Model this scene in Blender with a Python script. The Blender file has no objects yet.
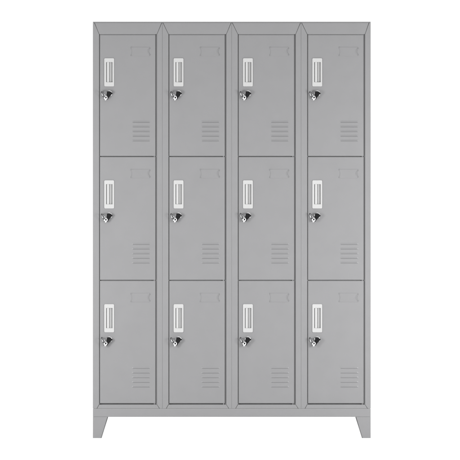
import bpy, bmesh, math, random
from mathutils import Vector, Matrix

random.seed(4)
sc = bpy.context.scene
C = sc.collection
S = 1.2 / 277.4                       # metres per photo pixel on the cabinet's front plane
CX, FLOOR_Y = 231.7, 438.2            # photo column of the cabinet's centre, photo row of the floor


def X(px): return (px - CX) * S
def Z(py): return (FLOOR_Y - py) * S


# ------------------------------------------------------------------ materials
def principled(name, col, rough, metal=0.0, coat=0.0):
    m = bpy.data.materials.new(name)
    m.use_nodes = True
    b = m.node_tree.nodes['Principled BSDF']
    b.inputs['Base Color'].default_value = (*col, 1)
    b.inputs['Roughness'].default_value = rough
    b.inputs['Metallic'].default_value = metal
    b.inputs['Coat Weight'].default_value = coat
    return m, m.node_tree, b


def powder_coat(name, col, rough=0.46, wave=0.08):
    """grey powder coat: fine orange-peel bump, faint sheet waviness, slight tone mottling"""
    m, nt, b = principled(name, col, rough)
    n, l = nt.nodes, nt.links
    tc = n.new('ShaderNodeTexCoord')
    info = n.new('ShaderNodeObjectInfo')
    add = n.new('ShaderNodeVectorMath'); add.operation = 'ADD'
    mul = n.new('ShaderNodeVectorMath'); mul.operation = 'SCALE'; mul.inputs['Scale'].default_value = 37.0
    comb = n.new('ShaderNodeCombineXYZ')
    for k in range(3): l.new(info.outputs['Random'], comb.inputs[k])
    l.new(comb.outputs[0], mul.inputs[0])
    l.new(tc.outputs['Object'], add.inputs[0]); l.new(mul.outputs[0], add.inputs[1])
    fine = n.new('ShaderNodeTexNoise'); fine.inputs['Scale'].default_value = 420; fine.inputs['Detail'].default_value = 3
    low = n.new('ShaderNodeTexNoise'); low.inputs['Scale'].default_value = 5.5; low.inputs['Detail'].default_value = 1.5
    mott = n.new('ShaderNodeTexNoise'); mott.inputs['Scale'].default_value = 16; mott.inputs['Detail'].default_value = 5
    for t in (fine, low, mott): l.new(add.outputs[0], t.inputs['Vector'])
    b1 = n.new('ShaderNodeBump'); b1.inputs['Strength'].default_value = 0.10; b1.inputs['Distance'].default_value = 0.0006
    b2 = n.new('ShaderNodeBump'); b2.inputs['Strength'].default_value = wave; b2.inputs['Distance'].default_value = 0.006
    l.new(fine.outputs['Fac'], b1.inputs['Height']); l.new(low.outputs['Fac'], b2.inputs['Height'])
    l.new(b2.outputs['Normal'], b1.inputs['Normal']); l.new(b1.outputs['Normal'], b.inputs['Normal'])
    ramp = n.new('ShaderNodeMapRange')
    ramp.inputs['From Min'].default_value = 0.3; ramp.inputs['From Max'].default_value = 0.7
    ramp.inputs['To Min'].default_value = 0.985; ramp.inputs['To Max'].default_value = 1.015
    l.new(mott.outputs['Fac'], ramp.inputs['Value'])
    vm = n.new('ShaderNodeVectorMath'); vm.operation = 'SCALE'; vm.inputs[0].default_value = col
    l.new(ramp.outputs[0], vm.inputs['Scale']); l.new(vm.outputs[0], b.inputs['Base Color'])
    rr = n.new('ShaderNodeMapRange'); rr.inputs['To Min'].default_value = rough - 0.05; rr.inputs['To Max'].default_value = rough + 0.05
    l.new(mott.outputs['Fac'], rr.inputs['Value']); l.new(rr.outputs[0], b.inputs['Roughness'])
    return m


GREY = (0.1535, 0.1533, 0.1563)
m_door = powder_coat('door_paint', (0.1510, 0.1508, 0.1538))
m_frame = powder_coat('frame_paint', GREY, wave=0.07)
m_inside = principled('interior_paint', (0.14, 0.14, 0.142), 0.6)[0]
m_handle = principled('handle_plastic', (0.322, 0.322, 0.321), 0.38)[0]
m_grip = principled('handle_recess_plastic', (0.235, 0.235, 0.235), 0.5)[0]
m_chrome = principled('chrome', (0.78, 0.78, 0.79), 0.16, 1.0)[0]
m_steel = principled('key_steel', (0.42, 0.42, 0.43), 0.22, 1.0)[0]
m_black, nt, b = principled('black_plastic', (0.006, 0.006, 0.0065), 0.35)
b.inputs['Specular IOR Level'].default_value = 0.12
m_dark = principled('dark_nickel', (0.13, 0.13, 0.135), 0.3, 1.0)[0]
m_hole = principled('keyway_dark', (0.02, 0.02, 0.02), 0.6)[0]
m_floor, nt, b = principled('white_studio_floor', (0.93, 0.93, 0.93), 0.7)
nz = nt.nodes.new('ShaderNodeTexNoise'); nz.inputs['Scale'].default_value = 3
mr = nt.nodes.new('ShaderNodeMapRange'); mr.inputs['To Min'].default_value = 0.65; mr.inputs['To Max'].default_value = 0.75
nt.links.new(nz.outputs['Fac'], mr.inputs['Value']); nt.links.new(mr.outputs[0], b.inputs['Roughness'])


# ------------------------------------------------------------------ mesh helpers
def new_bm(): return bmesh.new()


def link(name, bm, mats, parent=None, loc=None, smooth=False):
    bmesh.ops.recalc_face_normals(bm, faces=bm.faces[:])
    me = bpy.data.meshes.new(name)
    bm.to_mesh(me); bm.free()
    for m in (mats if isinstance(mats, (list, tuple)) else [mats]): me.materials.append(m)
    if smooth:
        for p in me.polygons: p.use_smooth = True
        me.set_sharp_from_angle(angle=math.radians(50))
    o = bpy.data.objects.new(name, me)
    C.objects.link(o)
    if smooth:
        wn = o.modifiers.new('weighted_normal', 'WEIGHTED_NORMAL'); wn.weight = 100; wn.keep_sharp = True
    if parent: o.parent = parent
    if loc: o.location = loc
    return o


def join(bm, part, mat=0):
    """append bmesh part to bm"""
    me = bpy.data.meshes.new('tmp')
    for f in part.faces: f.material_index = mat
    bmesh.ops.recalc_face_normals(part, faces=part.faces[:])
    part.to_mesh(me); part.free()
    bm.from_mesh(me); bpy.data.meshes.remove(me)


def box(bm, x0, x1, y0, y1, z0, z1, bev=0.0, seg=2, mat=0):
    p = new_bm()
    bmesh.ops.create_cube(p, size=1)
    for v in p.verts:
        v.co = (x0 + (v.co.x + .5) * (x1 - x0), y0 + (v.co.y + .5) * (y1 - y0), z0 + (v.co.z + .5) * (z1 - z0))
    if bev: bmesh.ops.bevel(p, geom=p.edges[:], offset=bev, segments=seg, profile=0.5, affect='EDGES')
    join(bm, p, mat)


def prism(bm, pts, y0, y1, bev=0.0, seg=2, mat=0):
    """polygon in (x,z) between y0 (front) and y1; bevel rounds the front outline"""
    p = new_bm()
    f = [p.verts.new((x, y0, z)) for x, z in pts]
    r = [p.verts.new((x, y1, z)) for x, z in pts]
    ff = p.faces.new(f); p.faces.new(r[::-1])
    n = len(pts)
    for i in range(n): p.faces.new((f[i], r[i], r[(i + 1) % n], f[(i + 1) % n]))
    if bev: bmesh.ops.bevel(p, geom=list(ff.edges), offset=bev, segments=seg, profile=0.5, affect='EDGES')
    join(bm, p, mat)


def rounded(x0, x1, z0, z1, r, n=5):
    pts = []
    for cx, cz, a0 in ((x1 - r, z1 - r, 0), (x0 + r, z1 - r, 90), (x0 + r, z0 + r, 180), (x1 - r, z0 + r, 270)):
        for k in range(n + 1):
            a = math.radians(a0 + 90 * k / n)
            pts.append((cx + r * math.cos(a), cz + r * math.sin(a)))
    return pts


def frame_ring(bm, outer, inner, y0, y1, bev, mat=0):
    """plate with an opening (both outlines the same count)"""
    p = new_bm()
    n = len(outer)
    mk = lambda pts, y: [p.verts.new((x, y, z)) for x, z in pts]
    of, inf, ob, ib = mk(outer, y0), mk(inner, y0), mk(outer, y1), mk(inner, y1)
    fe = []
    for i in range(n):
        j = (i + 1) % n
        p.faces.new((of[i], of[j], inf[j], inf[i]))
        p.faces.new((ob[i], ib[i], ib[j], ob[j]))
        p.faces.new((of[i], ob[i], ob[j], of[j]))
        p.faces.new((inf[i], inf[j], ib[j], ib[i]))
        fe += [p.edges.get((of[i], of[j])), p.edges.get((inf[i], inf[j]))]
    if bev: bmesh.ops.bevel(p, geom=fe, offset=bev, segments=3, profile=0.5, affect='EDGES')
    join(bm, p, mat)


def lathe(bm, prof, origin, axis='Y', n=40, mat=0):
    """prof: (radius, depth) pairs; turned about the Y axis"""
    p = new_bm()
    rings = []
    for r, d in prof:
        if r < 1e-6:
            rings.append([p.verts.new((origin[0], origin[1] + d, origin[2]))])
        else:
            rings.append([p.verts.new((origin[0] + r * math.cos(2 * math.pi * k / n), origin[1] + d,
                                       origin[2] + r * math.sin(2 * math.pi * k / n))) for k in range(n)])
    for a, bb in zip(rings, rings[1:]):
        for k in range(n):
            j = (k + 1) % n
            if len(a) == 1: p.faces.new((a[0], bb[k], bb[j]))
            elif len(bb) == 1: p.faces.new((a[k], bb[0], a[j]))
            else: p.faces.new((a[k], bb[k], bb[j], a[j]))
    join(bm, p, mat)


def torus(bm, c, R, r, tilt, n=36, m=10, mat=0):
    p = new_bm()
    vs = []
    for i in range(n):
        a = 2 * math.pi * i / n
        row = []
        for k in range(m):
            t = 2 * math.pi * k / m
            v = Vector(((R + r * math.cos(t)) * math.cos(a), r * math.sin(t), (R + r * math.cos(t)) * math.sin(a)))
            row.append(p.verts.new(tilt @ v + Vector(c)))
        vs.append(row)
    for i in range(n):
        for k in range(m):
            p.faces.new((vs[i][k], vs[(i + 1) % n][k], vs[(i + 1) % n][(k + 1) % m], vs[i][(k + 1) % m]))
    join(bm, p, mat)


def tag(o, **kw):
    for k, v in kw.items(): o[k] = v
    return o


def empty(name, loc=(0, 0, 0)):
    o = bpy.data.objects.new(name, None)
    o.empty_display_size = 0.05
    C.objects.link(o); o.location = loc
    return o


def copy_tree(o, parent=None):
    c = o.copy(); C.objects.link(c); c.parent = parent
    for ch in list(o.children): copy_tree(ch, c)
    return c


# ------------------------------------------------------------------ setting
bm = new_bm()
vs = [bm.verts.new(p) for p in ((-60, -60, 0), (60, -60, 0), (60, 60, 0), (-60, 60, 0))]
bm.faces.new(vs)
floor = link('floor', bm, m_floor)
tag(floor, kind='structure')

# ------------------------------------------------------------------ locker cabinet
PITCH, LEFT = 69.35, 93.0
OL, OR = 92.85, 93.0 + 4 * 69.35 + .3     # the cabinet's outer edges, a touch outside the column grid
DEPTH = 0.40
D = 0.026                              # depth of the front frame's folded members
cab = empty('locker_cabinet', (0, 0, 0))
tag(cab, label='tall grey metal locker cabinet with twelve doors on four short tapered legs', category='locker cabinet')

GAPS = [34.4, 156.5, 280.4, 403.8]     # photo rows of the horizontal door gaps
DX0, DX1 = 6.95, 62.4                 # door edges, px from the column's left
T = 21.7                               # top of the cabinet
B_RAIL, B_BASE, B_LEG = 408.6, 416.8, FLOOR_Y
sd = 0.025                              # half a seam between neighbouring columns, photo px
g = 0.16                               # half a mitre seam

# --- one column's carcass in its own coordinates (x: column left = 0), copied four times
def lx(p): return p * S


def make_carcass(first, last):
    """one column: shell, shelves, mitred face frame; the mitres of the outermost corners start a little further in"""
    bm = new_bm()
    w = PITCH
    t = 0.0012
    y0, y1 = D + 0.0005, DEPTH - .0015
    zt, zb = Z(T + 1.1), Z(B_RAIL)
    cs = .10
    box(bm, lx(cs), lx(cs) + t, y0, y1, zb, zt)
    box(bm, lx(w - cs) - t, lx(w - cs), y0, y1, zb, zt)
    box(bm, lx(cs) + t, lx(w - cs) - t, y1 - t, y1, zb, zt)
    box(bm, lx(cs) + t, lx(w - cs) - t, y0, y1 - t, zt - t, zt)
    box(bm, lx(cs) + t, lx(w - cs) - t, y0, y1 - t, zb, zb + t)
    car = link('column_carcass', bm, m_inside)
    il, ir = (1.4 if first else .55), w - (1.4 if last else .55)      # mitre ends at the top edge
    jl, jr = 6.1, 64.0                                               # frame opening
    RB = 34.12                                                       # lower edge of the top rail
    zl = Z(B_RAIL - .10)
    sl_, sr_ = (OL - LEFT if first else sd), (OR - LEFT - 3 * PITCH if last else w - sd)
    # strips added in the door gaps, depth chosen for how dark gaps look
    bm = new_bm()
    box(bm, lx(jl) + .0001, lx(DX0) - .0001, .0070, .012, Z(404.5), Z(RB + .02))
    box(bm, lx(DX1) + .0001, lx(jr) - .0001, .0085, .0105, Z(404.5), Z(RB + .02))
    box(bm, lx(DX0), lx(DX1), .0048, .0085, Z(34.4 + .34), Z(RB + .02))
    box(bm, lx(DX0), lx(DX1), .0165, .0195, Z(404.58), Z(GAPS[3] - .44))
    link('gap_filler', bm, m_frame, car)
    for gy in GAPS[1:3]:
        bm = new_bm()
        box(bm, lx(DX0), lx(DX1), .0150, .0200, Z(gy + .40), Z(gy - .36))  # bar added in the gap, set back to tune its darkness
        box(bm, lx(cs) + t, lx(w - cs) - t, D + .002, y1 - t, Z(gy + .40), Z(gy - .36))
        link('shelf', bm, m_frame, car)
    zt = Z(T + .95)
    bm = new_bm()
    prism(bm, [(lx(il + g), zt), (lx(ir - g), zt), (lx(jr - g), Z(RB)), (lx(jl + g), Z(RB))], 0.0, D, 0.0010)
    link('top_rail', bm, m_frame, car, smooth=True)
    bm = new_bm()
    prism(bm, [(lx(sl_), zt), (lx(il - g), zt), (lx(jl - g), Z(RB)), (lx(jl), Z(RB + .3)), (lx(jl), Z(404.3)),
               (lx(3.9 - g), zl), (lx(sl_), zl)], 0.0, D, 0.0010)
    link('stile', bm, m_frame, car, smooth=True)
    bm = new_bm()
    prism(bm, [(lx(sr_), zt), (lx(ir + g), zt), (lx(jr + g), Z(RB)), (lx(jr), Z(RB + .3)), (lx(jr), Z(404.5)),
               (lx(66.5 + g), zl), (lx(sr_), zl)], 0.0, D, 0.0010)
    link('stile', bm, m_frame, car, smooth=True)
    bm = new_bm()
    prism(bm, [(lx(jl + g), Z(404.6)), (lx(jr - g), Z(404.6)), (lx(66.5 - g), zl), (lx(3.9 + g), zl)], 0.0, D, 0.0010)
    link('bottom_rail', bm, m_frame, car, smooth=True)
    return car


for c in range(4):
    o = make_carcass(c == 0, c == 3)
    o.parent = cab
    o.location = (X(LEFT + PITCH * c), 0, 0)

# --- one top sheet and one back sheet over all four columns
bm = new_bm()
box(bm, X(OL + .04), X(OR - .04), .0004, DEPTH, Z(T + .85), Z(T), .0012, 3)
link('top_panel', bm, m_frame, cab, smooth=True)
bm = new_bm()
box(bm, X(LEFT + .06), X(LEFT + 4 * PITCH - .06), DEPTH - .0012, DEPTH - .0002, Z(B_RAIL), Z(T + .9))
link('back_panel', bm, m_frame, cab)

# --- plinth (base bar) and legs
bm = new_bm()
x0, x1 = X(OL + .05), X(OR - .05)
box(bm, x0, x1, 0.0, DEPTH, Z(B_BASE), Z(B_RAIL + .22), 0.0013, 3)
link('plinth', bm, m_frame, cab, smooth=True)


def leg(sx, sy):
    """folded corner leg: tapered front plate, tapered side plate, turned lip on the slanted edge"""
    bm = new_bm()
    t = 0.003
    xo = X(OL + .05) if sx < 0 else X(OR - .05)
    yo = 0.0 if sy < 0 else DEPTH
    dx, dy = -sx, -sy
    zt, zb = Z(B_BASE + .05), 0.0
    wt, wb = 14.6 * S, 7.9 * S

    def P(a, bdepth, z): return (xo + dx * a, yo + dy * bdepth, z)

    def hexa(c):
        p = new_bm()
        v = [p.verts.new(q) for q in c]
        for f in ((0, 1, 2, 3), (7, 6, 5, 4), (0, 4, 5, 1), (1, 5, 6, 2), (2, 6, 7, 3), (3, 7, 4, 0)): p.faces.new([v[i] for i in f])
        bmesh.ops.bevel(p, geom=p.edges[:], offset=0.0006, segments=2, profile=0.5, affect='EDGES')
        join(bm, p)
    # front plate
    hexa([P(0, 0, zt), P(wt, 0, zt), P(wb, 0, zb), P(0, 0, zb), P(0, t, zt), P(wt, t, zt), P(wb, t, zb), P(0, t, zb)])
    # side plate
    e = 0.0004
    hexa([P(e, t, zt), P(e, wt, zt), P(e, wb, zb), P(e, t, zb), P(t, t, zt), P(t, wt, zt), P(t, wb, zb), P(t, t, zb)])
    # lip
    hexa([P(wt - t, t, zt), P(wt - e, t, zt), P(wb - e, t, zb), P(wb - t, t, zb),
          P(wt - t, t + .009, zt), P(wt - e, t + .009, zt), P(wb - e, t + .009, zb), P(wb - t, t + .009, zb)])
    link('leg', bm, m_frame, cab, smooth=True)


for sy in (-1, 1):
    for sx in (-1, 1): leg(sx, sy)

# ------------------------------------------------------------------ doors
YD = 0.0018                            # the door skin sits a little behind the frame's face
HX0, HX1, HZ0, HZ1 = 11.25, 21.15, 23.7, 52.0      # handle plate, px from column left / below the gap line
LX0, LX1 = 39.6, 56.7                  # louvres
LZ = [88.0 + 4.66 * k for k in range(5)]


def make_door(height_px):
    """height_px: from gap line to gap line. Local origin: column left, gap line above the door"""
    def q(z): return -z * S
    z_top, z_bot = .42, height_px - .5
    # skin: grid with the handle opening and louvre slots left out
    xs = [DX0, HX0 + 1.2, HX1 - 1.2, LX0, LX1, DX1]
    sl = 0.17
    zs = [z_top, HZ0 + 3.2, HZ1 - 3.6]
    for z in LZ: zs += [z - sl / 2, z + sl / 2]
    zs.append(z_bot)
    bm = new_bm()
    V = [[bm.verts.new((lx(x), YD, q(z))) for x in xs] for z in zs]
    for i in range(len(zs) - 1):
        for j in range(len(xs) - 1):
            hole = (i == 1 and j == 1) or (j == 3 and i >= 3 and (i - 3) % 2 == 0 and i < 3 + 10)
            if not hole: bm.faces.new((V[i][j], V[i][j + 1], V[i + 1][j + 1], V[i + 1][j]))
    bm.normal_update()
    border = [e for e in bm.edges if e.is_boundary]
    outer_x, outer_z = (lx(DX0), lx(DX1)), (q(z_top), q(z_bot))

    def is_outer(e):
        a, b_ = e.verts
        return any(abs(a.co.x - x) < 1e-6 and abs(b_.co.x - x) < 1e-6 for x in outer_x) or \
               any(abs(a.co.z - z) < 1e-6 and abs(b_.co.z - z) < 1e-6 for z in outer_z)
    outer = [e for e in border if is_outer(e)]
    inner = [e for e in border if not is_outer(e)]
    r = bmesh.ops.extrude_edge_only(bm, edges=outer)
    for v in [x for x in r['geom'] if isinstance(x, bmesh.types.BMVert)]: v.co.y += 0.0125
    r = bmesh.ops.extrude_edge_only(bm, edges=inner)
    for v in [x for x in r['geom'] if isinstance(x, bmesh.types.BMVert)]: v.co.y += 0.0012
    bmesh.ops.bevel(bm, geom=[e for e in outer if e.is_valid], offset=0.0016, segments=3, profile=0.5, affect='EDGES')
    door = link('door', bm, m_door, None, smooth=True)

    # louvre hoods: pressed-out lips above each slot
    bm = new_bm()
    for z in LZ:
        p = new_bm()
        nu, nv, dep, hh = 30, 8, 0.0017, 1.9
        rows = []
        for i in range(nu + 1):
            u = i / nu
            x = LX0 - .55 + (LX1 - LX0 + 1.1) * u
            d_end = min(u, 1 - u) * (LX1 - LX0 + 1.1)
            e = min(1.0, d_end / 1.5); e = math.sin(e * math.pi / 2)
            row = []
            for k in range(nv + 1):
                v = k / nv
                s = v * v * (3 - 2 * v)
                zz = z - .1 - hh * (1 - v)
                row.append(p.verts.new((lx(x), YD + .00012 - (dep + .00012) * e * s, q(zz))))
            row.append(p.verts.new((lx(x), YD + .0009, q(z - .18))))      # the lip turns in under the hood
            rows.append(row)
        for a, c in zip(rows, rows[1:]):
            for k in range(nv + 1): p.faces.new((a[k], a[k + 1], c[k + 1], c[k]))
        join(bm, p)
    link('louvre_vent', bm, m_door, door, smooth=True)

    # pressed card-holder outline with notched ends
    bm = new_bm()
    a0, a1, c0, c1 = 37.6, 57.0, 12.7, 21.6
    cm = (c0 + c1) / 2
    pts = [(a0, c0), (a1, c0)]
    for k in range(0, 9):
        t = k / 8
        pts.append((a1 - .25 - 2.2 * math.sin(math.pi * t) ** .8, c0 + .8 + (c1 - c0 - 1.6) * t))
    pts += [(a1, c1), (a0, c1)]
    for k in range(0, 9):
        t = 1 - k / 8
        pts.append((a0 + .25 + 1.2 * math.sin(math.pi * t) ** .8, c0 + .8 + (c1 - c0 - 1.6) * t))
    prism(bm, [(lx(x), q(z)) for x, z in pts], YD - .0010, YD + .0002, 0.0007, 2)
    tab = [(a1 - .3 - 2.1 * math.sin(math.pi * t / 8) ** .8, c0 + 1.0 + (c1 - c0 - 2.0) * t / 8) for t in range(9)]
    tab += [(x + .75, z) for x, z in tab[::-1]]
    prism(bm, [(lx(x), q(z)) for x, z in tab], YD - .0020, YD + .0001, 0.0005, 2)
    for z in (c0 + .5, c1 - .6):
        box(bm, lx(a0 + .5), lx(a0 + 1.2), YD - .0022, YD - .0006, q(z + .6), q(z - .6), .0007, 3)
    link('card_holder', bm, m_door, door, smooth=True)

    # white recessed pull handle
    bm = new_bm()
    frame_ring(bm, rounded(lx(HX0), lx(HX1), q(HZ1), q(HZ0), lx(1.1)),
               rounded(lx(HX0 + 1.95), lx(HX1 - 1.5), q(HZ1 - 4.3), q(HZ0 + 4.0), lx(.35)), YD - .0032, YD - .0001, 0.0011, 0)
    zi0, zi1 = q(HZ1 - 4.0), q(HZ0 + 3.7)
    xi0, xi1 = lx(HX0 + 1.7), lx(HX1 - 1.3)
    yb = YD + .0036
    box(bm, xi0, xi1, yb, yb + .0012, zi0, zi1, mat=1)                       # tray floor
    box(bm, xi0 - .001, xi0, YD + .0001, yb + .0012, zi0, zi1, mat=1)
    box(bm, xi1, xi1 + .001, YD + .0001, yb + .0012, zi0, zi1, mat=1)
    box(bm, xi0, xi1, YD + .0001, yb, zi1 - .001, zi1, mat=1)
    box(bm, xi0, xi1, YD + .0001, yb, zi0, zi0 + .001, mat=1)
    box(bm, lx(HX0 + 2.6), lx(HX0 + 4.95), YD - .0016, yb, zi0 + .001, zi1 - .001, 0.0012, 3, mat=0)   # grip bar
    box(bm, lx(HX0 + 5.35), lx(HX0 + 7.15), YD + .0018, yb, zi0 + .001, zi1 - .001, 0.001, 3, mat=1)
    link('handle', bm, [m_handle, m_grip], door, smooth=True)

    # cam lock: chrome rosette and keyed barrel
    bm = new_bm()
    L = (lx(16.25), YD, q(59.0))
    lathe(bm, [(2.95 * S, .0), (2.95 * S, -.0030), (2.75 * S, -.0042), (2.35 * S, -.0046), (2.2 * S, -.0040), (1.9 * S, -.0040),
               (1.85 * S, -.0062), (1.7 * S, -.0068), (0, -.0068)], L)
    box(bm, L[0] - .0006, L[0] + .0006, YD - .0070, YD - .0060, L[2] - .0042, L[2] + .0042, mat=1)
    link('lock', bm, [m_chrome, m_hole], door, smooth=True)

    # hinge pin across the gap below the door, near its right edge
    bm = new_bm()
    p = new_bm()
    bmesh.ops.create_cone(p, cap_ends=True, segments=16, radius1=.55 * S, radius2=.55 * S, depth=1.5 * S)
    bmesh.ops.translate(p, verts=p.verts[:], vec=(lx(61.3), YD + .0042, q(height_px)))
    join(bm, p)
    link('hinge_pin', bm, m_frame, door, smooth=True)
    return door


def make_keys():
    """black-headed key standing in the lock, a split ring and a spare key hanging from it; origin: lock centre on the door"""
    r = empty('key_set')
    # head, a tapered black fob seen obliquely
    bm = new_bm()
    k = S
    hd = [(-2.3, 1.9), (-.9, 2.35), (1.3, 1.85), (3.35, .1), (3.2, -.55), (1.2, -2.2), (-.1, -3.9), (-1.5, -5.1), (-2.6, -4.6), (-2.75, -2.6), (-2.7, -.4)]
    prism(bm, [(x * k, z * k) for x, z in hd], -.0165, -.0120, .0013, 3)
    link('key_head', bm, m_black, r, smooth=True)
    # blade from the head into the keyway
    bm = new_bm()
    box(bm, -.0011, .0011, -.0125, -.0067, -.0036, .0036, .0003)
    lathe(bm, [(.0, -.0122), (.0050, -.0122), (.0050, -.0090), (.0, -.0090)], (0, 0, 0))
    link('key_blade', bm, m_steel, r, smooth=True)
    # split ring through the head's narrow end, swung to the left
    bm = new_bm()
    tilt = Matrix.Rotation(math.radians(-27), 3, 'Y') @ Matrix.Rotation(math.radians(-70), 3, 'Z')
    torus(bm, (-6.3 * k, -.0165, -.9 * k), 3.0 * k, .40 * k, tilt)
    torus(bm, (-5.95 * k, -.0168, -1.0 * k), 2.85 * k, .27 * k, tilt, mat=1)
    link('split_ring', bm, [m_dark, m_chrome], r, smooth=True)
    # spare key: small silver bow with an eye, short toothed blade
    bm = new_bm()
    c = (-3.55, -4.3)
    n = 20
    outer = [((c[0] + 1.75 * math.cos(2 * math.pi * i / n)) * k, (c[1] + 2.1 * math.sin(2 * math.pi * i / n)) * k) for i in range(n)]
    inner = [((c[0] + .15 + .80 * math.cos(2 * math.pi * i / n)) * k, (c[1] + .25 + .85 * math.sin(2 * math.pi * i / n)) * k) for i in range(n)]
    frame_ring(bm, outer, inner, -.0195, -.0172, .0009)
    bl = [(-4.4, -5.5), (-3.1, -6.1), (-3.0, -6.6), (-3.5, -6.8), (-3.8, -7.2), (-4.3, -6.9), (-4.9, -6.5)]
    prism(bm, [(x * k, z * k) for x, z in bl], -.0192, -.0176, .0003)
    # black backing put in as the dark eye and shadow behind bow and blade
    shadow_disc = [((-2.7 + 1.75 * math.cos(2 * math.pi * i / n)) * k, (-4.7 + 1.7 * math.sin(2 * math.pi * i / n)) * k) for i in range(n)]
    prism(bm, shadow_disc, -.0168, -.0150, .0005, mat=1)
    prism(bm, [((x - .6) * k, (z + .35) * k) for x, z in bl], -.0166, -.0152, .0003, mat=1)
    link('spare_key', bm, [m_chrome, m_black], r, smooth=True)
    return r


rows = [('top', GAPS[0], GAPS[1], 0.0), ('middle', GAPS[1], GAPS[2], 0.7), ('bottom', GAPS[2], GAPS[3], 0.2)]
cols = ['leftmost', 'second from left', 'third from left', 'rightmost']
keys0 = None
for ri, (rname, ga, gb, _) in enumerate(rows):
    d0 = make_door(gb - ga)
    for c in range(4):
        d = d0 if c == 0 else copy_tree(d0, cab)
        d.parent = cab
        d.location = (X(LEFT + PITCH * c), 0, Z(ga))
        ks = copy_tree(keys0) if keys0 else make_keys()
        keys0 = keys0 or ks
        ks.location = (X(LEFT + PITCH * c + 16.25), YD, Z(ga + 59.0))
        which = {0: 'leftmost %s-row locker door', 1: '%s-row locker door second from left',
                 2: '%s-row locker door third from left', 3: 'rightmost %s-row locker door'}[c] % rname
        ks.rotation_euler = (0, math.radians(random.uniform(-2.5, 2.5)), 0)
        tag(ks, label='black-headed key and ring in lock of ' + which, category='key', group='keys in the locker door locks')

# ------------------------------------------------------------------ studio light
w = bpy.data.worlds.new('World'); sc.world = w
w.use_nodes = True
bg = w.node_tree.nodes['Background']
bg.inputs['Color'].default_value = (1, 1, 1, 1)
bg.inputs['Strength'].default_value = 1.12


def softbox(name, loc, aim, size, watts):
    l = bpy.data.lights.new(name, 'AREA')
    l.shape = 'RECTANGLE'; l.size, l.size_y = size
    l.energy = watts
    o = bpy.data.objects.new(name, l); C.objects.link(o)
    o.location = loc
    o.rotation_euler = (Vector(aim) - Vector(loc)).to_track_quat('-Z', 'Y').to_euler()


softbox('softbox_right', (1.75, -1.7, 0.84), (0.1, 0, 0.82), (0.6, 0.8), 52)
softbox('softbox_left', (-1.75, -1.7, 0.84), (-0.1, 0, 0.82), (0.6, 0.8), 44)

# ------------------------------------------------------------------ camera
cam = bpy.data.cameras.new('camera')
co = bpy.data.objects.new('camera', cam); C.objects.link(co)
DIST, CAMZ = 70.0, 0.05
fw = 460 * S
co.location = (X(230), -DIST, CAMZ)
co.rotation_euler = (math.radians(90), 0, 0)
cam.sensor_width = 36; cam.sensor_fit = 'HORIZONTAL'
cam.lens = 36 * DIST / fw
cam.shift_y = (Z(230) - CAMZ) / fw
cam.clip_start = 0.1; cam.clip_end = 500
sc.camera = co

sc.view_settings.view_transform = 'Standard'
sc.view_settings.look = 'None'
sc.view_settings.exposure = 0
sc.view_settings.gamma = 1
sc.cycles.use_denoising = True
